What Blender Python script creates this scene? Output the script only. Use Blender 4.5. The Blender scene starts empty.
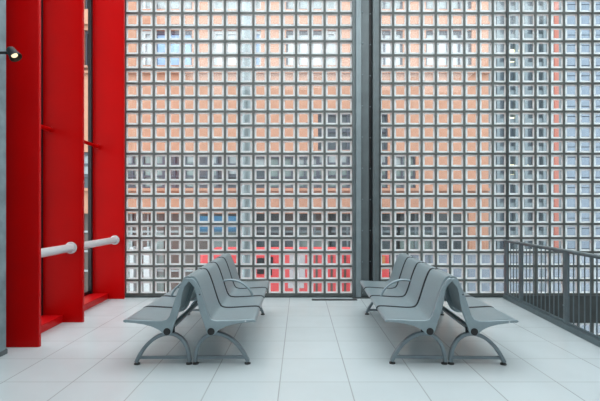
import bpy, bmesh, math, random
from mathutils import Vector, Matrix
random.seed(4)
S = bpy.context.scene
COL = S.collection
F = 440.0; H = 1.484; D = 7.59           # focal length in px, eye height, distance of the glass block wall

# ------------------------------------------------------------------ helpers
def PX(u, Y): return (u - 300.0) * Y / F
def PZ(v, Y): return H + (211.0 - v) * Y / F

def mat(name, col, rough=.5, metal=0., spec=.5, noise=None, bump=None, emit=None):
    m = bpy.data.materials.new(name); m.use_nodes = True
    nt = m.node_tree; b = nt.nodes['Principled BSDF']
    b.inputs['Base Color'].default_value = (*col, 1)
    b.inputs['Roughness'].default_value = rough
    b.inputs['Metallic'].default_value = metal
    b.inputs['Specular IOR Level'].default_value = spec
    if noise:
        sc, amt = noise
        tc = nt.nodes.new('ShaderNodeTexCoord')
        n = nt.nodes.new('ShaderNodeTexNoise'); n.inputs['Scale'].default_value = sc; n.inputs['Detail'].default_value = 5
        r = nt.nodes.new('ShaderNodeMapRange')
        r.inputs['From Min'].default_value = .3; r.inputs['From Max'].default_value = .7
        r.inputs['To Min'].default_value = 1 - amt; r.inputs['To Max'].default_value = 1 + amt
        mx = nt.nodes.new('ShaderNodeVectorMath'); mx.operation = 'SCALE'
        mx.inputs[0].default_value = col
        nt.links.new(tc.outputs['Object'], n.inputs['Vector'])
        nt.links.new(n.outputs['Fac'], r.inputs['Value'])
        nt.links.new(r.outputs['Result'], mx.inputs['Scale'])
        nt.links.new(mx.outputs['Vector'], b.inputs['Base Color'])
        if bump:
            bp = nt.nodes.new('ShaderNodeBump'); bp.inputs['Strength'].default_value = bump; bp.inputs['Distance'].default_value = .004
            nt.links.new(n.outputs['Fac'], bp.inputs['Height']); nt.links.new(bp.outputs['Normal'], b.inputs['Normal'])
    if emit:
        b.inputs['Emission Color'].default_value = (*emit[0], 1); b.inputs['Emission Strength'].default_value = emit[1]
    return m

def glass(name, tint, gloss, rough=.02, haze=0., hazecol=(.9, .95, .97)):
    m = bpy.data.materials.new(name); m.use_nodes = True
    nt = m.node_tree; nt.nodes.clear()
    out = nt.nodes.new('ShaderNodeOutputMaterial')
    tr = nt.nodes.new('ShaderNodeBsdfTransparent'); tr.inputs['Color'].default_value = (*tint, 1)
    gl = nt.nodes.new('ShaderNodeBsdfGlossy'); gl.inputs['Roughness'].default_value = rough
    last = tr
    if haze:
        df = nt.nodes.new('ShaderNodeBsdfDiffuse'); df.inputs['Color'].default_value = (*hazecol, 1)
        tl = nt.nodes.new('ShaderNodeBsdfTranslucent'); tl.inputs['Color'].default_value = (*hazecol, 1)
        a = nt.nodes.new('ShaderNodeMixShader'); a.inputs[0].default_value = .85
        nt.links.new(df.outputs[0], a.inputs[1]); nt.links.new(tl.outputs[0], a.inputs[2])
        h = nt.nodes.new('ShaderNodeMixShader'); h.inputs[0].default_value = haze
        nt.links.new(tr.outputs[0], h.inputs[1]); nt.links.new(a.outputs[0], h.inputs[2]); last = h
    mx = nt.nodes.new('ShaderNodeMixShader'); mx.inputs[0].default_value = gloss
    nt.links.new(last.outputs[0], mx.inputs[1]); nt.links.new(gl.outputs[0], mx.inputs[2])
    nt.links.new(mx.outputs[0], out.inputs[0])
    return m

class MB:
    """collects shapes and links them as one mesh object"""
    def __init__(s): s.bm = bmesh.new()
    def face(s, pts):
        return s.bm.faces.new([s.bm.verts.new(p) for p in pts])
    def box(s, x0, x1, y0, y1, z0, z1, M=None):
        c = [(x, y, z) for x in (x0, x1) for y in (y0, y1) for z in (z0, z1)]
        if M is not None: c = [M @ Vector(p) for p in c]
        v = [s.bm.verts.new(p) for p in c]
        for q in ((0,1,3,2), (4,6,7,5), (0,4,5,1), (2,3,7,6), (0,2,6,4), (1,5,7,3)):
            s.bm.faces.new([v[i] for i in q])
        return s
    def prism(s, poly, y0, y1):          # polygon in XZ, extruded along Y
        a = [s.bm.verts.new((x, y0, z)) for x, z in poly]
        b = [s.bm.verts.new((x, y1, z)) for x, z in poly]
        s.bm.faces.new(a); s.bm.faces.new(b[::-1]); n = len(poly)
        for i in range(n):
            j = (i + 1) % n
            s.bm.faces.new((a[i], b[i], b[j], a[j]))
        return s
    def strip(s, path, t, y0, y1):       # bent sheet: open path in XZ, thickness t, along Y
        left, right = offset(path, t / 2), offset(path, -t / 2)
        return s.prism(left + right[::-1], y0, y1)
    def tube(s, pts, r, n=12, sx=1., caps=True):
        pts = [Vector(p) for p in pts]; rings = []
        up = None
        for i, p in enumerate(pts):
            d = (pts[min(i+1, len(pts)-1)] - pts[max(i-1, 0)]).normalized()
            ref = Vector((0, 1, 0)) if abs(d.y) < .9 else Vector((0, 0, 1))
            a = d.cross(ref).normalized(); b = d.cross(a).normalized()
            rr = r[i] if isinstance(r, (list, tuple)) else r
            rings.append([s.bm.verts.new(p + a * math.cos(2*math.pi*k/n) * rr + b * math.sin(2*math.pi*k/n) * rr * sx) for k in range(n)])
        for q, w in zip(rings, rings[1:]):
            for k in range(n):
                s.bm.faces.new((q[k], q[(k+1) % n], w[(k+1) % n], w[k]))
        if caps:
            s.bm.faces.new(rings[0][::-1]); s.bm.faces.new(rings[-1])
        return s
    def build(s, name, m, parent=None, smooth=0, bevel=0, loc=None):
        bmesh.ops.recalc_face_normals(s.bm, faces=s.bm.faces)
        me = bpy.data.meshes.new(name); s.bm.to_mesh(me); s.bm.free()
        o = bpy.data.objects.new(name, me); COL.objects.link(o)
        me.materials.append(m)
        if parent is not None: o.parent = parent
        if loc: o.location = loc
        if bevel:
            bv = o.modifiers.new('bevel', 'BEVEL'); bv.width = bevel; bv.segments = 2; bv.limit_method = 'ANGLE'
        if smooth:
            for p in me.polygons: p.use_smooth = True
            me.set_sharp_from_angle(angle=math.radians(smooth))
        return o

def offset(path, d):
    out = []
    for i, p in enumerate(path):
        a = path[max(i-1, 0)]; b = path[min(i+1, len(path)-1)]
        dx, dz = b[0]-a[0], b[1]-a[1]; l = math.hypot(dx, dz) or 1
        out.append((p[0] - dz / l * d, p[1] + dx / l * d))
    return out

def smooth_path(p, n=4):
    """Catmull-Rom through the points"""
    out = []
    for i in range(len(p) - 1):
        p0, p1, p2, p3 = p[max(i-1, 0)], p[i], p[i+1], p[min(i+2, len(p)-1)]
        for k in range(n):
            t = k / n
            out.append(tuple(.5 * (2*b + (c-a)*t + (2*a-5*b+4*c-d)*t*t + (3*b-a-3*c+d)*t**3) for a, b, c, d in zip(p0, p1, p2, p3)))
    out.append(p[-1])
    return out

def empty(name, loc=(0, 0, 0)):
    o = bpy.data.objects.new(name, None); COL.objects.link(o); o.location = loc; o.empty_display_size = .2
    return o
def tag(o, label=None, cat=None, group=None, kind=None):
    if label: o['label'] = label
    if cat: o['category'] = cat
    if group: o['group'] = group
    if kind: o['kind'] = kind
    return o

# ------------------------------------------------------------------ materials
M_RED = mat('red_paint', (.46, .0005, .001), .30, 0, .14, noise=(1.6, .06))
M_REDSILL = mat('red_sill_paint', (.52, .001, .003), .33, 0, .3)
M_FRAME = mat('grey_green_joint', (.105, .118, .111), .55, 0, .4, noise=(9, .14))
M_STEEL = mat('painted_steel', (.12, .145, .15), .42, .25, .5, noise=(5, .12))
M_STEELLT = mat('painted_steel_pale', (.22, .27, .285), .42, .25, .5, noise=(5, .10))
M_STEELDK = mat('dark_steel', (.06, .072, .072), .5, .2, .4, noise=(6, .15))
M_RAIL = mat('railing_steel', (.125, .165, .18), .42, .45, .5, noise=(8, .12))
M_RAILTOP = mat('railing_handrail', (.21, .26, .27), .35, .5, .5)
M_BENCH = mat('perforated_bench_steel', (.27, .345, .37), .36, .4, .5, noise=(60, .05))
M_CAST = mat('cast_aluminium', (.275, .34, .365), .34, .45, .5, noise=(12, .06))
M_LEG = mat('leg_aluminium', (.20, .245, .268), .38, .5, .5, noise=(12, .06))
M_SEAM = mat('dark_seam', (.012, .014, .017), .6, 0, .25)
M_BLACK = mat('black_plastic', (.008, .008, .009), .4)
M_FOOT = mat('foot_pad', (.06, .06, .06), .4, .6)
M_WHITE = mat('white_tube', (.62, .64, .645), .32)
M_CONC = mat('blue_grey_column', (.20, .26, .28), .6, 0, .3, noise=(7, .22), bump=.2)
M_BLKFRAME = mat('black_frame', (.008, .008, .01), .4)
M_PLASTER = mat('plaster', (.74, .75, .75), .8)
M_DARKWALL = mat('dark_wall', (.16, .18, .19), .8)
M_PANE = glass('block_pane', (.965, .99, .985), .06, .03)
M_RIM = glass('block_rim', (.93, .98, .98), .04, .3, haze=.97, hazecol=(.90, .99, 1.0))
M_SIDEGLASS = glass('side_glass', (.93, .96, .95), .02)
M_BULB = mat('lamp_lens', (.9, .85, .7), .2, emit=((1, .78, .42), 1.0))

def floor_material():
    m = bpy.data.materials.new('floor_tiles'); m.use_nodes = True
    nt = m.node_tree; b = nt.nodes['Principled BSDF']; L = nt.links.new
    tc = nt.nodes.new('ShaderNodeTexCoord'); sep = nt.nodes.new('ShaderNodeSeparateXYZ'); L(tc.outputs['Object'], sep.inputs[0])
    def math_(op, a, c=None):
        n = nt.nodes.new('ShaderNodeMath'); n.operation = op
        for i, q in enumerate((a, c)):
            if q is None: continue
            if isinstance(q, (int, float)): n.inputs[i].default_value = q
            else: L(q, n.inputs[i])
        return n.outputs[0]
    T = .6
    def axis(o, off):
        s = math_('DIVIDE', math_('SUBTRACT', o, off), T)
        d = math_('ABSOLUTE', math_('SUBTRACT', math_('FRACT', math_('ADD', s, .5)), .5))   # distance to the joint, in tiles
        return d, math_('FLOOR', s)
    dx, ix = axis(sep.outputs[0], -.174); dy, iy = axis(sep.outputs[1], 4.42)
    def line(d, w):
        r = nt.nodes.new('ShaderNodeMapRange'); L(d, r.inputs['Value'])
        r.inputs['From Min'].default_value = w * .5; r.inputs['From Max'].default_value = w * 1.4
        r.inputs['To Min'].default_value = 1; r.inputs['To Max'].default_value = 0
        return r.outputs[0]
    joint = math_('MAXIMUM', line(dx, .0085), math_('MULTIPLY', line(dy, .008), .8))
    wn = nt.nodes.new('ShaderNodeTexWhiteNoise'); wn.noise_dimensions = '2D'
    cb = nt.nodes.new('ShaderNodeCombineXYZ'); L(ix, cb.inputs[0]); L(iy, cb.inputs[1]); L(cb.outputs[0], wn.inputs['Vector'])
    ns = nt.nodes.new('ShaderNodeTexNoise'); ns.inputs['Scale'].default_value = 3; ns.inputs['Detail'].default_value = 6; L(tc.outputs['Object'], ns.inputs['Vector'])
    tone = math_('ADD', math_('MULTIPLY', wn.outputs['Value'], .045), math_('MULTIPLY', ns.outputs['Fac'], .06))
    tone = math_('ADD', tone, .925)
    sv = nt.nodes.new('ShaderNodeVectorMath'); sv.operation = 'SCALE'; sv.inputs[0].default_value = (.56, .62, .63); L(tone, sv.inputs['Scale'])
    # dirty joints: a slow noise darkens some runs of the joint
    n2 = nt.nodes.new('ShaderNodeTexNoise'); n2.inputs['Scale'].default_value = 1.3; n2.inputs['Detail'].default_value = 4; L(tc.outputs['Object'], n2.inputs['Vector'])
    jm = math_('MULTIPLY', joint, math_('ADD', math_('MULTIPLY', n2.outputs['Fac'], .7), .3))
    mx = nt.nodes.new('ShaderNodeMix'); mx.data_type = 'RGBA'
    L(jm, mx.inputs['Factor']); L(sv.outputs[0], mx.inputs['A']); mx.inputs['B'].default_value = (.26, .265, .26, 1)
    L(mx.outputs['Result'], b.inputs['Base Color'])
    b.inputs['Roughness'].default_value = .22; b.inputs['Specular IOR Level'].default_value = .45
    rr = math_('ADD', math_('MULTIPLY', ns.outputs['Fac'], .14), .16); L(rr, b.inputs['Roughness'])
    return m
M_FLOOR = floor_material()

# ------------------------------------------------------------------ room shell
# skewed plan: the red window wall on the left and the railing on the right both open up a little towards the back
def LX(Y): return -2.622 - .0475 * Y           # fin edges
def RX(Y): return 2.94 + .0726 * Y             # railing
WT = 5.9                                       # ceiling height
b = MB()
yb = 7.52
pts = [(-6.2, -3.4), (RX(-3.4) + .03, -3.4), (RX(yb) + .03, D + .10), (-6.2, D + .10)]
top = [b.bm.verts.new((x, y, 0)) for x, y in pts]; bot = [b.bm.verts.new((x, y, -.28)) for x, y in pts]
b.bm.faces.new(top); b.bm.faces.new(bot[::-1])
for i in range(4): b.bm.faces.new((top[i], bot[i], bot[(i+1) % 4], top[(i+1) % 4]))
floor = b.build('floor', M_FLOOR); tag(floor, 'pale grey square tile floor of the waiting hall', kind='structure')
b = MB(); b.box(-6.2, 8.6, -3.4, D + .10, -4.2, -4.0); tag(b.build('floor_lower', M_DARKWALL), 'dark lower level seen through the railing', kind='structure')
b = MB(); b.box(-6.2, 8.6, -3.4, D + .10, WT, WT + .25); tag(b.build('ceiling', M_PLASTER), 'white ceiling of the hall', kind='structure')
b = MB(); b.box(-6.2, 8.6, -3.6, -3.4, -4, WT); tag(b.build('wall_front', M_PLASTER), 'white wall behind the viewer', kind='structure')
b = MB(); b.box(8.6, 8.8, -3.6, D + .10, -4.2, WT); tag(b.build('wall_right', M_PLASTER), 'white wall beyond the void', kind='structure')
b = MB(); b.box(-6.4, -6.2, -3.6, 3.9, -.28, WT); tag(b.build('wall_left', M_PLASTER), 'white wall on the left side', kind='structure')
b = MB(); b.box(-6.2, -3.2, 3.7, 3.9, 0, WT); tag(b.build('wall_side', M_PLASTER), 'white return wall beside the grey column', kind='structure')

# ---- glass block wall
PXW, PZW = .2456, .2425                       # block pitch
X0L, X0R, Z0 = -2.891, 1.4835, .169           # centre of the first visible column left / right, bottom row
BW, BH = .207, .205                           # block
def block_panel(name, label, x0, ncol, mull, z0=Z0, nrow=23):
    root = tag(empty(name, (x0, D, z0)), label, kind='structure')
    xs = [i * PXW for i in range(ncol)]; zs = [j * PZW for j in range(nrow)]
    ya, ye = 0.0, .05
    g = MB()
    jx, jz = (PXW - BW) / 2, (PZW - BH) / 2
    xl, xr = -PXW/2 - jx, xs[-1] + PXW/2 + jx
    zb, zt = -PZW/2 - jz, zs[-1] + PZW/2 + jz
    for i in range(ncol + 1):
        xc = -PXW/2 + i * PXW
        w = jx
        g.box(xc - w, xc + w, ya - .006, ye, zb, zt)
    for j in range(nrow + 1):
        zc = -PZW/2 + j * PZW
        g.box(xl, xr, ya - .004, ye - .002, zc - jz, zc + jz)
    g.build('joint_grid', M_FRAME, root)
    if mull:
        q = MB()
        for i in mull:
            xc = -PXW/2 + i * PXW
            q.box(xc - jx * 1.1, xc + jx * 1.1, ya - .025, ye + .02, zb, zt)
        q.build('mullion', M_STEELDK, root)
    r = MB(); p = MB()
    iw = .0715                                # half width of the clear centre
    for x in xs:
        for z in zs:
            dx, dz = (random.uniform(-.003, .003) for _ in range(2))
            o = [(x + a * BW/2, z + c * BH/2) for a, c in ((-1,-1), (1,-1), (1,1), (-1,1))]
            n = [(x + dx + a * iw, z + dz + c * iw * 1.02) for a, c in ((-1,-1), (1,-1), (1,1), (-1,1))]
            o1 = [r.bm.verts.new((a, ya + .004, c)) for a, c in o]; n1 = [r.bm.verts.new((a, ya - .004, c)) for a, c in n]
            p.face([(a, ye - .004, c) for a, c in o])
            for k in range(4):
                l = (k + 1) % 4
                r.bm.faces.new((o1[k], o1[l], n1[l], n1[k]))
            # one slightly tilted pane
            t, s_ = random.uniform(-.0015, .0015), random.uniform(-.0015, .0015)
            p.face([(a, ya - .0035 + t * (1 if a > x else -1) + s_ * (1 if c > z else -1), c) for a, c in n])
    r.build('block_rims', M_RIM, root); p.build('block_panes', M_PANE, root)
    return root
block_panel('window_1', 'glass block wall panel between the red fins and the grey steel column', X0L - 2*PXW, 18, [10])
block_panel('window_2', 'glass block wall panel from the grey steel column to behind the railing', X0R, 24, [9, 18])
zlow = -.55
block_panel('window_3', 'glass blocks below floor level seen through the railing', 3.4485 + PXW, 15, [], z0=zlow - 5*PZW, nrow=6)

zb = Z0 - PZW/2 - .02
b = MB(); b.box(-4.0, 1.24, D - .05, D + .10, 0.0, zb + .004); tag(b.build('trim_1', M_STEELDK, bevel=.004), 'dark sill under the left glass block panel', kind='structure')
b = MB(); b.box(1.24, RX(yb) + .03, D - .05, D + .10, 0.0, zb + .004); tag(b.build('trim_2', M_STEELDK, bevel=.004), 'dark sill under the right glass block panel', kind='structure')
b = MB(); b.box(RX(yb) + .032, 8.6, D - .06, D + .10, -.43, zb + .004); tag(b.build('trim_3', M_STEELDK, bevel=.004), 'dark slab edge band behind the railing', kind='structure')
b = MB(); b.box(RX(yb) + .3, 8.6, D, D + .1, -4.0, zlow - 5*PZW - PZW/2 - .02); tag(b.build('wall_back', M_DARKWALL), 'dark wall under the lower glass blocks', kind='structure')

# ---- steel column in the middle of the glass wall
root = tag(empty('steel_column', (PX(365, D), D, 0)), 'tall dark grey steel column with bolts splitting the glass block wall', 'column')
def colpart(name, u0, u1, y0, y1, m, bevel=.004):
    q = MB(); cx = PX(365, D)
    q.box(PX(u0, D) - cx, PX(u1, D) - cx, y0, y1, 0, WT); return q.build(name, m, root, bevel=bevel)
colpart('outer_flange', 352.0, 355.3, -.07, .10, M_STEEL)
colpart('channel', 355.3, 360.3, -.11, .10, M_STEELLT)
colpart('web', 360.3, 368.6, -.05, .10, M_STEEL)
colpart('gap_strip', 368.6, 372.0, .02, .10, M_BLACK)
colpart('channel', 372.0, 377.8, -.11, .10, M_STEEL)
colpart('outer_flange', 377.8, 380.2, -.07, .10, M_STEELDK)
cx = PX(365, D)
for u in (362.0, 370.4):
    for v in range(-24, 290, 31):
        q = MB(); y = -.05 if u < 368 else .02
        z = PZ(v + 6.5, D)
        q.tube([(PX(u, D) - cx, y - .018, z), (PX(u, D) - cx, y + .001, z)], .010, 8).build('bolt', M_STEELLT, root)
q = MB(); q.box(PX(351.5, D) - cx, PX(381, D) - cx, -.13, .10, 0, .02).build('base_plate', M_STEELDK, root)

# drain slot in the floor in front of the column
q = MB()
xa, xb_ = PX(312, 7.35), PX(357, 7.35)
q.box(xa, xb_, 7.29, 7.305, 0, .006).box(xa, xb_, 7.395, 7.41, 0, .006)
n = 28
for i in range(n + 1):
    x = xa + (xb_ - xa) * i / n; q.box(x - .004, x + .004, 7.3, 7.4, 0, .005)
root = tag(empty('floor_drain', (0, 0, 0)), 'long narrow dark drain grille in the floor before the steel column', 'drain')
q.build('grille', M_STEELDK, root)
q = MB(); q.box(xa, xb_, 7.3, 7.4, .0005, .002).build('channel', M_BLACK, root)

# ------------------------------------------------------------------ red window wall on the left
SK = math.atan(.0475)
GX = lambda Y: LX(Y) - .56                     # glass line
names = ['wide red steel fin nearest the viewer, beside the grey column',
         'middle red steel fin, between two tall side windows',
         'farthest red steel fin, against the glass block wall']
fy = [4.79, 5.86, 7.42]
R = lambda x, y: Matrix.Translation((x, y, 0)) @ Matrix.Rotation(SK, 4, 'Z')
for Y, lab in zip(fy, names):
    root = tag(empty('red_fin', (LX(Y), Y, 0)), lab, 'fin', 'red steel fins along the left windows')
    t = .05
    q = MB(); q.box(-.60, 0, 0, t, 0, WT); q.build('fin_plate', M_RED, root, bevel=.003)
    q = MB(); q.box(-.001, .006, .008, t - .008, 0, WT)
    for k in range(26):
        z = .12 + k * .225
        q.box(.006, .011, t/2 - .008, t/2 + .008, z - .008, z + .008)
    q.build('edge_strip', M_REDSILL, root)

def side_bay(i, ya, yb_):
    # glass, sill
    root = tag(empty('window_%d' % i, (0, 0, 0)), 'tall side window between the red fins', kind='structure')
    a = Vector((GX(ya) - .01, ya, 0)); c = Vector((GX(yb_) - .01, yb_, 0))
    q = MB(); q.face([(a.x, a.y, .1), (c.x, c.y, .1), (c.x, c.y, WT), (a.x, a.y, WT)]); q.build('pane', M_SIDEGLASS, root)
    q = MB(); q.box(c.x - .005, c.x + .05, c.y - .055, c.y - .001, 0, WT); q.build('post', M_BLKFRAME, root)
    q = MB()
    for z in (.10,):
        v = [q.bm.verts.new(p) for p in ((a.x - .05, a.y, z), (a.x + .02, a.y, z), (c.x + .02, c.y, z), (c.x - .05, c.y, z), (a.x - .05, a.y, z + .05), (a.x + .02, a.y, z + .05), (c.x + .02, c.y, z + .05), (c.x - .05, c.y, z + .05))]
        for f in ((0,1,2,3), (4,5,6,7), (0,1,5,4), (1,2,6,5), (2,3,7,6), (3,0,4,7)): q.bm.faces.new([v[k] for k in f])
    q.build('rail', M_BLKFRAME, root)
def sill(i, ya, yb_):
    q = MB()
    P = [(GX(ya) - .06, ya), (GX(ya) + .30, ya), (GX(yb_) + .30, yb_), (GX(yb_) - .06, yb_)]
    lo = [q.bm.verts.new((x, y, 0)) for x, y in P]; hi = [q.bm.verts.new((x, y, .098)) for x, y in P]
    q.bm.faces.new(lo[::-1]); q.bm.faces.new(hi)
    for k in range(4): q.bm.faces.new((lo[k], lo[(k+1) % 4], hi[(k+1) % 4], hi[k]))
    tag(q.build('trim_%d' % i, M_REDSILL, bevel=.005), 'low red sill along the side window', kind='structure')
bays = [(4.0, 4.79), (4.84, 5.86), (5.91, 7.42)]
for i, (a, c) in enumerate(bays):
    side_bay(4 + i, a, c)
    if i: sill(4 + i, a, c)

blab = ['white tubular handrail running into the middle red fin', 'white tubular handrail running into the farthest red fin']
rlab = ['thin red tie tube high up, meeting the middle red fin', 'thin red tie tube high up, meeting the farthest red fin']
for i, (a, c) in enumerate(bays[1:]):
    hx = lambda Y: LX(Y) - .145
    root = tag(empty('handrail', (hx(c), c, .995)), blab[i], 'handrail', 'white handrails between the red fins')
    d = hx(a) - hx(c)
    q = MB(); q.tube([(0, -.001, 0), (d, a - c + .001, 0)], .053, 20).build('rail_tube', M_WHITE, root, smooth=40)
    q = MB(); q.tube([(0, -.004, 0), (0, -.022, 0), (.001, -.030, 0)], [.078, .078, .066], 24).build('flange', M_WHITE, root, smooth=30)
    q = MB(); q.tube([(d, a - c + .004, 0), (d, a - c + .022, 0), (d, a - c + .030, 0)], [.078, .078, .066], 24).build('flange', M_WHITE, root, smooth=30)
    tx = lambda Y: LX(Y) - .425
    root = tag(empty('tie_tube', (tx(c), c, 2.565)), rlab[i], 'tube', 'red tie tubes between the red fins')
    q = MB(); q.tube([(0, -.001, 0), (tx(a) - tx(c), a - c + .001, 0)], .028, 14).build('tube', M_RED, root, smooth=40)
    q = MB(); q.tube([(0, -.002, 0), (0, -.014, 0)], .042, 16).build('end_plate', M_RED, root, smooth=30)

# grey column at the left edge and its spotlight
root = tag(empty('grey_column', (-3.33, 4.3, 0)), 'blue-grey column at the left edge before the red fins', 'column')
q = MB(); q.box(-.28, .28, -.28, .28, 0, WT); q.build('shaft', M_CONC, root, bevel=.02)
q = MB(); q.box(-.285, .285, -.285, .285, 0, .05); q.build('base_plate', M_STEEL, root, bevel=.004)

LY = 4.38
lx, lz = PX(13.5, LY), PZ(54, LY)
root = tag(empty('spotlight', (lx, LY, lz)), 'small black spotlight glowing on the grey column', 'spotlight')
wx = -3.05 - lx
q = MB(); q.tube([(wx, 0, .012), (wx + .012, 0, .012)], .045, 16).build('wall_plate', M_BLACK, root, smooth=30)
q = MB(); q.tube([(wx + .01, 0, .012), (-.075, 0, .012), (-.05, 0, .008)], .014, 10).build('arm', M_BLACK, root, smooth=40)
dirv = Vector((.60, -.12, -.79)).normalized()
q = MB(); q.tube([-dirv * .075, -dirv * .06, -dirv * .015, dirv * .045], [.026, .040, .046, .058], 20, caps=False)
q.tube([-dirv * .075, -dirv * .0755], [.026, .001], 20)
hd = q.build('lamp_head', M_BLACK, root, smooth=35)
q = MB(); q.tube([dirv * .012, dirv * .022], .030, 20).build('lens', M_BULB, hd)
tag(hd.children[0], 'warm glowing lens')
q = MB(); q.tube([dirv * .047 + Vector((0, 0, .0)), dirv * .040], [.0595, .0595], 20, caps=False).build('rim', M_STEELDK, hd)

# ------------------------------------------------------------------ railing
SR = math.atan(.0726)
root = tag(empty('railing', (0, 0, 0)), 'dark grey steel railing with vertical bars along the floor edge', 'railing')
ya, ye = 1.2, 7.5
def rl(name, x0, x1, z0, z1, m, y0=ya, y1=ye, bevel=.004, par=None):
    q = MB(); P = [(RX(y0) + x0, y0), (RX(y0) + x1, y0), (RX(y1) + x1, y1), (RX(y1) + x0, y1)]
    lo = [q.bm.verts.new((x, y, z0)) for x, y in P]; hi = [q.bm.verts.new((x, y, z1)) for x, y in P]
    q.bm.faces.new(lo[::-1]); q.bm.faces.new(hi)
    for k in range(4): q.bm.faces.new((lo[k], lo[(k+1) % 4], hi[(k+1) % 4], hi[k]))
    return q.build(name, m, par or root, bevel=bevel)
rl('base_channel', -.03, .03, 0, .075, M_RAIL)
rl('handrail', -.03, .03, .982, 1.0, M_RAILTOP)
rl('top_bar', -.008, .008, .955, .982, M_RAIL)
rl('bottom_bar', -.008, .008, .075, .105, M_RAIL)
posts = [7.46, 6.88, 5.55, 4.22, 2.89, 1.56]
for i, Y in enumerate(posts):
    p = rl('post', -.014, .014, .07, .975, M_RAIL, Y - .045, Y + .02, .002)
    rl('post_plate', -.012, .012, .07, .965, M_RAIL, Y - .085, Y - .05, .002)
    for z in (.86, .30):
        q = MB(); q.tube([(RX(Y) - .03, Y - .012, z), (RX(Y) - .012, Y - .012, z)], .012, 10); q.build('bolt', M_RAILTOP, p)
Y = ye - .14
while Y > ya:
    if all(not (P - .11 < Y < P + .045) for P in posts):
        q = MB(); q.box(RX(Y) - .005, RX(Y) + .005, Y - .006, Y + .006, .09, .96); q.build('baluster', M_RAIL, root)
    Y -= .118

# ------------------------------------------------------------------ benches
PITCH, Y0B = .5775, 4.13
SHELL = smooth_path([(-.006, .838), (.002, .857), (.024, .862), (.05, .850), (.078, .80), (.108, .72), (.135, .635), (.162, .55), (.186, .49), (.215, .458), (.27, .447), (.36, .449), (.46, .455), (.55, .460), (.595, .458), (.612, .448), (.618, .432)], 3)
PLATE = [(.143, .405), (.10, .53), (.079, .607), (.066, .70), (.048, .765), (.012, .808), (-.008, .828), (-.004, .846), (.018, .853), (.045, .843), (.075, .80), (.105, .735), (.132, .66), (.160, .57), (.184, .497), (.208, .466), (.25, .453), (.36, .455), (.48, .461), (.60, .466), (.622, .455), (.612, .440), (.53, .434), (.43, .420), (.345, .397), (.285, .368), (.245, .330), (.204, .312), (.165, .335)]
def make_bench():
    root = empty('beam_bench', (0, 0, 0))
    L = 4 * PITCH
    for k in range(4):
        y0, y1 = k * PITCH + .022, (k + 1) * PITCH - .022
        if k == 0: y0 = .034
        if k == 3: y1 = L - .034
        MB().strip(SHELL, .010, y0 + .008, y1 - .008).build('seat', M_BENCH, root, smooth=50)
        for e in (y0, y1 - .018):                 # rounded raised edge of the sheet
            MB().strip(offset(SHELL, -.006), .022, e, e + .018).build('seat_rim', M_BENCH, root, smooth=50, bevel=.005)
    for k in range(1, 4):                         # dark web between two seats
        MB().strip(offset(SHELL, .000), .017, k * PITCH - .020, k * PITCH + .020).build('seat_divider', M_SEAM, root, smooth=50)
        MB().strip(offset(SHELL, -.032), .024, k * PITCH - .012, k * PITCH + .012).build('seat_bracket', M_CAST, root, smooth=50)
    for y in (0, L - .034):
        MB().prism(PLATE, y, y + .034).build('end_plate', M_CAST, root, smooth=40, bevel=.006)
        MB().tube([(.206, y - .004 if y == 0 else y + .034, .352), (.206, y + .001 if y == 0 else y + .038, .352)], .034, 20).build('end_cap', M_BLACK, root, smooth=30)
    # screws on the near plate
    for (x, z) in ((.10, .70), (.53, .447)):
        MB().tube([(x, -.004, z), (x, .002, z)], .007, 10).build('screw', M_BLACK if x < .2 else M_WHITE, root)
    MB().tube([(.206, .0, .352), (.206, L, .352)], .026, 16).build('beam', M_CAST, root, smooth=40)
    arch = smooth_path([(.026, .022), (.033, .09), (.052, .165), (.092, .235), (.155, .283), (.225, .298), (.30, .284), (.37, .248), (.44, .185), (.49, .118), (.525, .055), (.540, .022)], 4)
    for y in (.115, L - .165):
        lg = MB().strip(arch, .034, y, y + .05).build('leg', M_LEG, root, smooth=40, bevel=.006)
        MB().box(.05, .525, y + .012, y + .038, .052, .080).build('crossbar', M_LEG, lg, bevel=.004)
        MB().box(.175, .255, y + .004, y + .046, .30, .36).build('saddle', M_SEAM, lg, bevel=.004)
        for x in (.032, .534):
            MB().tube([(x, y + .025, 0), (x, y + .025, .012), (x, y + .025, .016), (x, y + .025, .03)], [.030, .030, .013, .013], 16).build('foot_pad', M_FOOT, lg, smooth=30)
    arm = smooth_path([(.128, .640), (.19, .655), (.27, .652), (.35, .625), (.42, .572), (.465, .515), (.485, .462)], 4)
    y = 2 * PITCH
    MB().tube([(x, y, z) for x, z in arm], .014, 12, sx=1.5).build('armrest', M_CAST, root, smooth=50)
    return root
def copy_tree(o, parent=None):
    c = o.copy(); COL.objects.link(c)
    if parent is not None: c.parent = parent
    for ch in list(o.children): copy_tree(ch, c)
    return c
proto = make_bench()
rot = math.pi
L4 = 4 * PITCH
CL, CR = -1.042, 1.428
AL, AR = math.radians(.7), math.radians(-1.75)
spots = [(CL, 0, 'grey four-seat metal bench facing right, in the left back-to-back pair'),
         (CL, 1, 'grey four-seat metal bench facing the red fins, leftmost of all benches'),
         (CR, 0, 'grey four-seat metal bench facing the railing, rightmost of all benches'),
         (CR, 1, 'grey four-seat metal bench facing left, in the pair nearer the railing')]
for i, (x, flip, lab) in enumerate(spots):
    o = proto if i == 0 else copy_tree(proto)
    a = AL if x < 0 else AR                       # each pair stands a little askew
    o.location = (x - math.sin(a) * L4 * flip, Y0B + math.cos(a) * L4 * flip, 0)
    o.rotation_euler.z = a + rot * flip
    tag(o, lab, 'bench', 'metal waiting benches')

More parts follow.
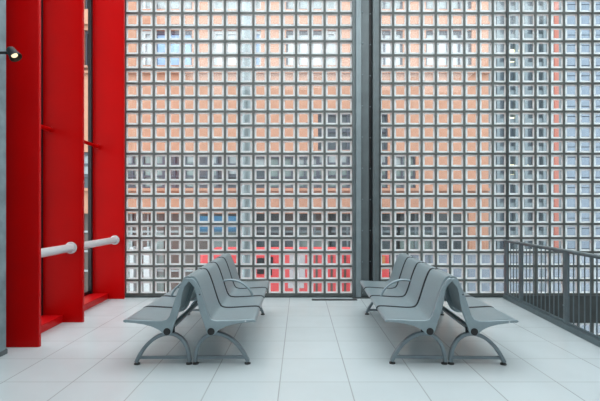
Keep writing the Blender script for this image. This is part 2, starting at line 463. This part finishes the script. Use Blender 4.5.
# ------------------------------------------------------------------ outside
FY = 18.0
def fx(u): return (u - 300) * FY / F
def fz(v): return H + (211 - v) * FY / F
GZ = -3.0
b = MB(); b.box(-40, 40, D + .12, 60, GZ - .2, GZ); tag(b.build('ground', mat('asphalt', (.5, .5, .49), .8, noise=(2, .2))), 'grey street ground outside', kind='structure')

M_PEACH = mat('peach_brick', (.365, .192, .130), .85, 0, .2, noise=(3, .07))
M_PEACH2 = mat('peach_ledge', (.30, .165, .115), .85)
M_DKGLASS = mat('dark_window_glass', (.06, .075, .085), .15, 0, .3)
M_GRGLASS = mat('grey_green_window_glass', (.16, .20, .19), .2, 0, .6)
M_SKYPANE = mat('sky_reflection_pane', (0.222, 0.340, 0.503), .4)  # window glass; its reflection of the sky is put in as flat blue
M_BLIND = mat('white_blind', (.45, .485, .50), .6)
M_GREYBLIND = mat('grey_blind', (0.266, 0.296, 0.303), .6)
M_WINFRAME = mat('dark_window_frame', (0.044, 0.048, 0.067), .5)
M_WINWHITE = mat('white_window_frame', (0.429, 0.451, 0.459), .5)
M_BROWN = mat('brown_shop_front', (0.081, 0.056, 0.046), .4)

M_OFRAME = mat('office_frame', (.12, .15, .165), .5)
M_PLUM = mat('dark_plum_window_glass', (0.052, 0.041, 0.050), .2)
# (u0, u1, v0, v1, pane, frame, mullions, transoms)
WINS = []
def win(*a): WINS.append(a)
for (u0, u1, m, fr, nm) in ((84, 89, M_GREYBLIND, M_WINFRAME, 1), (136, 151, M_BLIND, M_WINWHITE, 2), (154, 192, M_SKYPANE, M_WINFRAME, 3), (213, 237, M_BLIND, M_WINWHITE, 2), (254, 261, M_SKYPANE, M_WINWHITE, 1), (286, 324, M_BLIND, M_WINFRAME, 3), (327, 336, M_BLIND, M_WINWHITE, 1), (376, 403, M_BLIND, M_WINFRAME, 3), (426, 472, M_BLIND, M_WINFRAME, 4)):
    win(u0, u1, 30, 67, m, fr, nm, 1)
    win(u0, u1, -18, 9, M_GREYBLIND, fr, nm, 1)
win(318, 388, 112, 150, M_DKGLASS, M_WINFRAME, 7, 1)
for u0 in (-220, -130, -40):
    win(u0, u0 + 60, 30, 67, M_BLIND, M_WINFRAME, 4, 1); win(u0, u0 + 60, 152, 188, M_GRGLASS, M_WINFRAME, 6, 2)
win(60, 120, 152, 188, M_GRGLASS, M_WINFRAME, 6, 2)
win(121, 163, 152, 188, M_GRGLASS, M_WINFRAME, 4, 2)
win(163, 238, 152, 188, M_PLUM, M_WINFRAME, 7, 2)
win(252, 318, 155, 188, M_GRGLASS, M_WINFRAME, 5, 2)
win(318, 388, 150.5, 188, M_DKGLASS, M_WINFRAME, 7, 2)
win(390, 416, 154, 188, M_GRGLASS, M_WINFRAME, 2, 2)
SHOPS = [(60, 162, M_BROWN), (162, 238, M_BROWN), (252, 331, M_DKGLASS), (331, 401, M_DKGLASS), (401, 469, M_DKGLASS)]

bld = tag(empty('apartment_building', (0, FY, GZ)), 'peach brick building with window rows seen through the glass blocks', 'building')
BL, BR, BT = fx(-260), fx(488.5), 11.4
opens = [(fx(w[0]), fx(w[1]), fz(w[3]), fz(w[2])) for w in WINS] + [(fx(s[0]), fx(s[1]), fz(306), fz(213.5)) for s in SHOPS]
cut_x = sorted({BL, BR, *[o[0] for o in opens], *[o[1] for o in opens]})
cut_z = sorted({GZ, BT, *[o[2] for o in opens], *[o[3] for o in opens]})
q = MB()
for zi in range(len(cut_z) - 1):
    run = None
    zc = (cut_z[zi] + cut_z[zi+1]) / 2
    for xi in range(len(cut_x) - 1):
        xc = (cut_x[xi] + cut_x[xi+1]) / 2
        solid = not any(o[0] < xc < o[1] and o[2] < zc < o[3] for o in opens)
        if solid and run is None: run = cut_x[xi]
        if run is not None and (not solid or xi == len(cut_x) - 2):
            q.box(run, cut_x[xi+1] if solid else cut_x[xi], 0, .5, cut_z[zi] - GZ, cut_z[zi+1] - GZ); run = None
q.build('wall', M_PEACH, bld)
MB().box(BL, BR, .51, 8, 0, BT - GZ).build('rear_block', M_BROWN, bld)
MB().box(BL - .1, BR, -.2, 8.1, BT - GZ, BT - GZ + .3).build('roof', M_GREYBLIND, bld)
def facade_window(w, par, yo=0., depth=.16):
    u0, u1, v0, v1, pm, fm, nm, nt = w
    x0, x1, z0, z1 = fx(u0), fx(u1), fz(v1) - GZ, fz(v0) - GZ
    q = MB(); t = .07
    q.box(x0, x1, yo + depth - .05, yo + depth + .05, z0, z0 + t).box(x0, x1, yo + depth - .05, yo + depth + .05, z1 - t * 1.6, z1)
    for i in range(nm + 1):
        x = x0 + (x1 - x0) * i / nm; x = min(max(x, x0 + t/2), x1 - t/2)
        q.box(x - t/2, x + t/2, yo + depth - .045, yo + depth + .045, z0, z1)
    for j in range(1, nt + 1):
        z = z0 + (z1 - z0) * j / (nt + 1)
        if nt > 1 or pm is M_DKGLASS: q.box(x0, x1, yo + depth - .04, yo + depth + .04, z - t/2, z + t/2)
    wf = q.build('window', fm, par)
    for i in range(nm):
        a, c = x0 + (x1 - x0) * i / nm, x0 + (x1 - x0) * (i + 1) / nm
        k = random.random()
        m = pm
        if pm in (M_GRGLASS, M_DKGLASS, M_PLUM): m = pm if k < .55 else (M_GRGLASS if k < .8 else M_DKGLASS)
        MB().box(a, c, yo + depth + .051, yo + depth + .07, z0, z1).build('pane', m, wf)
        if m is not pm or (pm is M_GRGLASS and k < .25):   # half-drawn roller blind behind the pane's frame
            h = (z1 - z0) * random.choice((.25, .4, .6))
            MB().box(a + .05, c - .05, yo + depth + .046, yo + depth + .0505, z1 - h, z1 - .05).build('roller_blind', M_GREYBLIND, wf)
    return x0, x1, z0, z1
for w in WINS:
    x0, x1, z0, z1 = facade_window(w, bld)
    if w[3] < 70 and w[3] > 20:
        MB().box(x0 - .06, x1 + .06, -.30, .02, z0 - .10, z0 - .02).build('window_sill', M_PEACH2, bld)
# stringcourse ledges
for v in (72.5, 189.5, 24):
    MB().box(BL, BR, -.16, .02, fz(v) - GZ - .06, fz(v) - GZ + .04).build('ledge', M_PEACH, bld)
for s in SHOPS:
    x0, x1, z0, z1 = fx(s[0]), fx(s[1]), fz(306) - GZ, fz(213.5) - GZ
    q = MB(); n = max(2, int((x1 - x0) / .62))
    for i in range(n + 1):
        x = x0 + (x1 - x0) * i / n; q.box(x - .035, x + .035, .35, .45, z0, z1)
    for z in (fz(232) - GZ, fz(252) - GZ, fz(272) - GZ): q.box(x0, x1, .36, .44, z - .04, z + .04)
    sf = q.build('shop_front', M_OFRAME if s[2] is M_DKGLASS else M_GREYBLIND, bld)
    for i in range(n):
        a, c = x0 + (x1 - x0) * i / n, x0 + (x1 - x0) * (i + 1) / n
        for za, zc in ((z0, fz(232) - GZ), (fz(232) - GZ, z1)):
            m = s[2]
            if random.random() < (.6 if za == z0 else .2): m = M_GRGLASS if za == z0 else M_BROWN
            MB().box(a, c, .46, .50, za, zc).build('pane', m, sf)
for s in ((131, 134.5), (144.5, 150.5)):
    MB().box(fx(s[0]), fx(s[1]), -.12, .3, 0, fz(247) - GZ).build('white_pier', M_WINWHITE, bld)
# blue awning over the shops
q = MB(); x0, x1 = fx(199), fx(240); z1, z0 = fz(216) - GZ, fz(231) - GZ
v = [q.bm.verts.new(p) for p in ((x0, 0, z1), (x1, 0, z1), (x1, -.7, z0 + .12), (x0, -.7, z0 + .12), (x0, -.7, z0), (x1, -.7, z0), (x0, 0, z1 - .1), (x1, 0, z1 - .1))]
for f in ((0,1,2,3), (3,2,5,4), (0,3,4,6), (1,7,5,2), (6,4,5,7), (0,6,7,1)): q.bm.faces.new([v[k] for k in f])
tag(q.build('awning', mat('blue_awning', (.010, .075, .145), .7), bld), 'blue awning')

# dark glazed building to the right
M_OGLASS = mat('blue_grey_office_glass', (.085, .11, .135), .2, 0, .3)
M_OPANEL = mat('blue_grey_panel', (.135, .17, .215), .6, noise=(2, .06))
M_STRIPLAMP = mat('strip_lamp', (1, .9, .6), .4, emit=((1, .83, .45), 2.2))
off = tag(empty('office_building', (0, FY, GZ)), 'blue-grey glazed building right of the peach one', 'building')
OL, OR_ = fx(489.5), fx(640)
MB().box(OL, OR_, .4, 9, 0, 14.4).build('wall', M_OGLASS, off)
q = MB()
u = 491
while u < 548:
    q.box(fx(u) - .06, fx(u) + .06, .18, .4, 0, 14.4); u += 9.4
for k in range(13):
    z = fz(262 - 28.5 * k) - GZ
    q.box(OL, fx(551), .25, .4, z - .10, z + .10)
q.build('window_frame', M_OFRAME, off)
for v in (48.5, 60.5, 110, 117.5, 165.5, 175.5, 233.5, 238):
    wd = (510, 531) if v not in (110, 165.5) else (508, 532)
    o = MB().box(fx(wd[0] + random.uniform(0, 3)), fx(wd[1]), .30, .36, fz(v) - GZ - .07, fz(v) - GZ + .07).build('strip_lamp', M_STRIPLAMP, off)
MB().box(fx(551.5), fx(555), .1, .4, 0, 14.4).build('white_strip', M_WINWHITE, off)
MB().box(fx(555.2), fx(559.5), .05, .4, 0, 14.4).build('red_strip', mat('brick_red_panel', (0.311, 0.096, 0.067), .7), off)
MB().box(fx(559.8), fx(564), .15, .4, 0, 14.4).build('white_strip', M_OFRAME, off)
MB().box(fx(564), fx(566.5), .1, .4, 0, 14.4).build('red_strip', M_PEACH2, off)
q = MB()
for k in range(34): q.box(fx(567), OR_, .16, .39, .42 * k, .42 * k + .39)
q.build('cladding', M_OPANEL, off)
MB().box(OL, OR_ + .1, 0, 9.1, 14.4, 14.7).build('roof', M_OFRAME, off)

# pale hoarding in the yard
hy = 14.0
hoard = tag(empty('hoarding', (PX(392, hy), hy, GZ)), 'low pale blue-grey hoarding before the buildings on the right', 'hoarding')
x1 = 12.5 - PX(392, hy)
q = MB(); ht = PZ(254.5, hy) - GZ
q.box(0, x1, 0, .08, 0, ht); q.build('panel', mat('hoarding_paint', (0.200, 0.229, 0.274), .55, noise=(1.5, .05)), hoard)
MB().box(-.02, x1, -.03, .11, ht, ht + .06).build('top_rail', M_GREYBLIND, hoard)
for i in range(9): MB().box(i * x1 / 8 - .03, i * x1 / 8 + .03, -.02, 0, 0, ht).build('seam', M_OFRAME, hoard)

# red vehicle parked outside
vy = 13.0
vx0, vx1 = PX(200, vy), PX(389.5, vy)
zt, zbv = PZ(253.5, vy), PZ(300, vy)
M_VRED = mat('vehicle_red', (.66, .06, .065), .45)
veh = tag(empty('red_bus', ((vx0 + vx1) / 2, vy, GZ)), 'bright red vehicle with dark windows and white panels behind the benches', 'vehicle')
c = (vx0 + vx1) / 2
vh = zt - GZ
def V(name, u0, u1, v0, v1, y0, y1, m, par=veh, bevel=0):
    q = MB(); q.box(PX(u0, vy) - c, PX(u1, vy) - c, y0, y1, PZ(v1, vy) - GZ, PZ(v0, vy) - GZ); return q.build(name, m, par, bevel=bevel)
q = MB(); q.box(vx0 - c, vx1 - c, 0, 2.4, .45, vh); body = q.build('body', M_VRED, veh, bevel=.06)
for u0, u1, v0, v1 in ((257, 264.5, 258, 264), (257, 264, 269, 274), (269, 273, 257, 264), (268, 272, 269, 275)):
    V('window', u0, u1, v0, v1, -.02, .05, M_BLACK, bevel=.01)
for u0, u1, v0, v1 in ((289.5, 296, 254, 279), (298.5, 305, 255, 279), (288, 304, 282, 288)):
    V('white_panel', u0, u1, v0, v1, -.015, .05, mat('white_decal', (.44, .40, .41), .4))
for u in (315.5, 330.5, 344):
    V('door_gap', u, u + 2.2, 255, 292, -.012, .05, M_BROWN)
for u in (309, 323, 337.5, 352):
    V('pillar', u, u + 1.6, 252, 293, -.03, .05, M_VRED)
V('side_opening', 382, 385, 256, 270, -.02, .05, mat('yellow_mark', (.5, .22, .08), .5))
for x in (-1.9, 1.9):
    q = MB(); q.tube([(x, -.02, .48), (x, .28, .48)], .48, 24).build('wheel', M_BLACK, veh, smooth=40)
    q = MB(); q.tube([(x, 2.1, .48), (x, 2.42, .48)], .48, 24).build('wheel', M_BLACK, veh, smooth=40)

# pale street pole right outside the wall
py = 9.3
root = tag(empty('street_pole', (PX(246.6, py), py, GZ)), 'pale grey pole standing close outside the left glass block panel', 'pole')
MB().tube([(0, 0, 0), (0, 0, 12)], .105, 20).build('shaft', mat('pole_paint', (.36, .41, .43), .5, noise=(6, .1)), root, smooth=40)
MB().tube([(0, 0, 0), (0, 0, .4)], .16, 20).build('base_sleeve', M_STEEL, root, smooth=40)

# ------------------------------------------------------------------ light
w = bpy.data.worlds.new('World'); S.world = w; w.use_nodes = True
bg = w.node_tree.nodes['Background']; bg.inputs['Color'].default_value = (.86, .94, 1.0, 1); bg.inputs['Strength'].default_value = 3.7
sun = bpy.data.lights.new('sun', 'SUN'); sun.energy = .8; sun.angle = math.radians(12); sun.color = (1, .96, .9)
so = bpy.data.objects.new('sun', sun); COL.objects.link(so)
so.rotation_euler = Vector((.35, .8, -.72)).to_track_quat('-Z', 'Y').to_euler()
def area(name, x, y, z, sx, sy, e, col=(1, 1, 1), rot=(0, 0, 0)):
    l = bpy.data.lights.new(name, 'AREA'); l.shape = 'RECTANGLE'; l.size = sx; l.size_y = sy; l.energy = e; l.color = col
    o = bpy.data.objects.new(name, l); COL.objects.link(o); o.location = (x, y, z); o.rotation_euler = rot
    return o
area('overhead_fill', 1.0, 3.4, WT - .06, 9.0, 7.0, 500, (.90, .965, 1.0))  # added fill, no real fitting: brightens the hall and pales the upper blocks

# ------------------------------------------------------------------ camera
cam = bpy.data.cameras.new('camera'); co = bpy.data.objects.new('camera', cam); COL.objects.link(co)
co.location = (0, 0, H); co.rotation_euler = (math.pi / 2, 0, 0)
cam.sensor_width = 36; cam.lens = 36 * F / 600; cam.shift_y = 10.5 / 600; cam.clip_end = 300
S.camera = co
S.view_settings.view_transform = 'Standard'; S.view_settings.look = 'None'
S.view_settings.exposure = 0.0; S.view_settings.gamma = 1; S.view_settings.use_curve_mapping = False
S.cycles.use_denoising = True
S.cycles.transparent_max_bounces = 16
S.cycles.max_bounces = 10
S.cycles.sample_clamp_indirect = 6
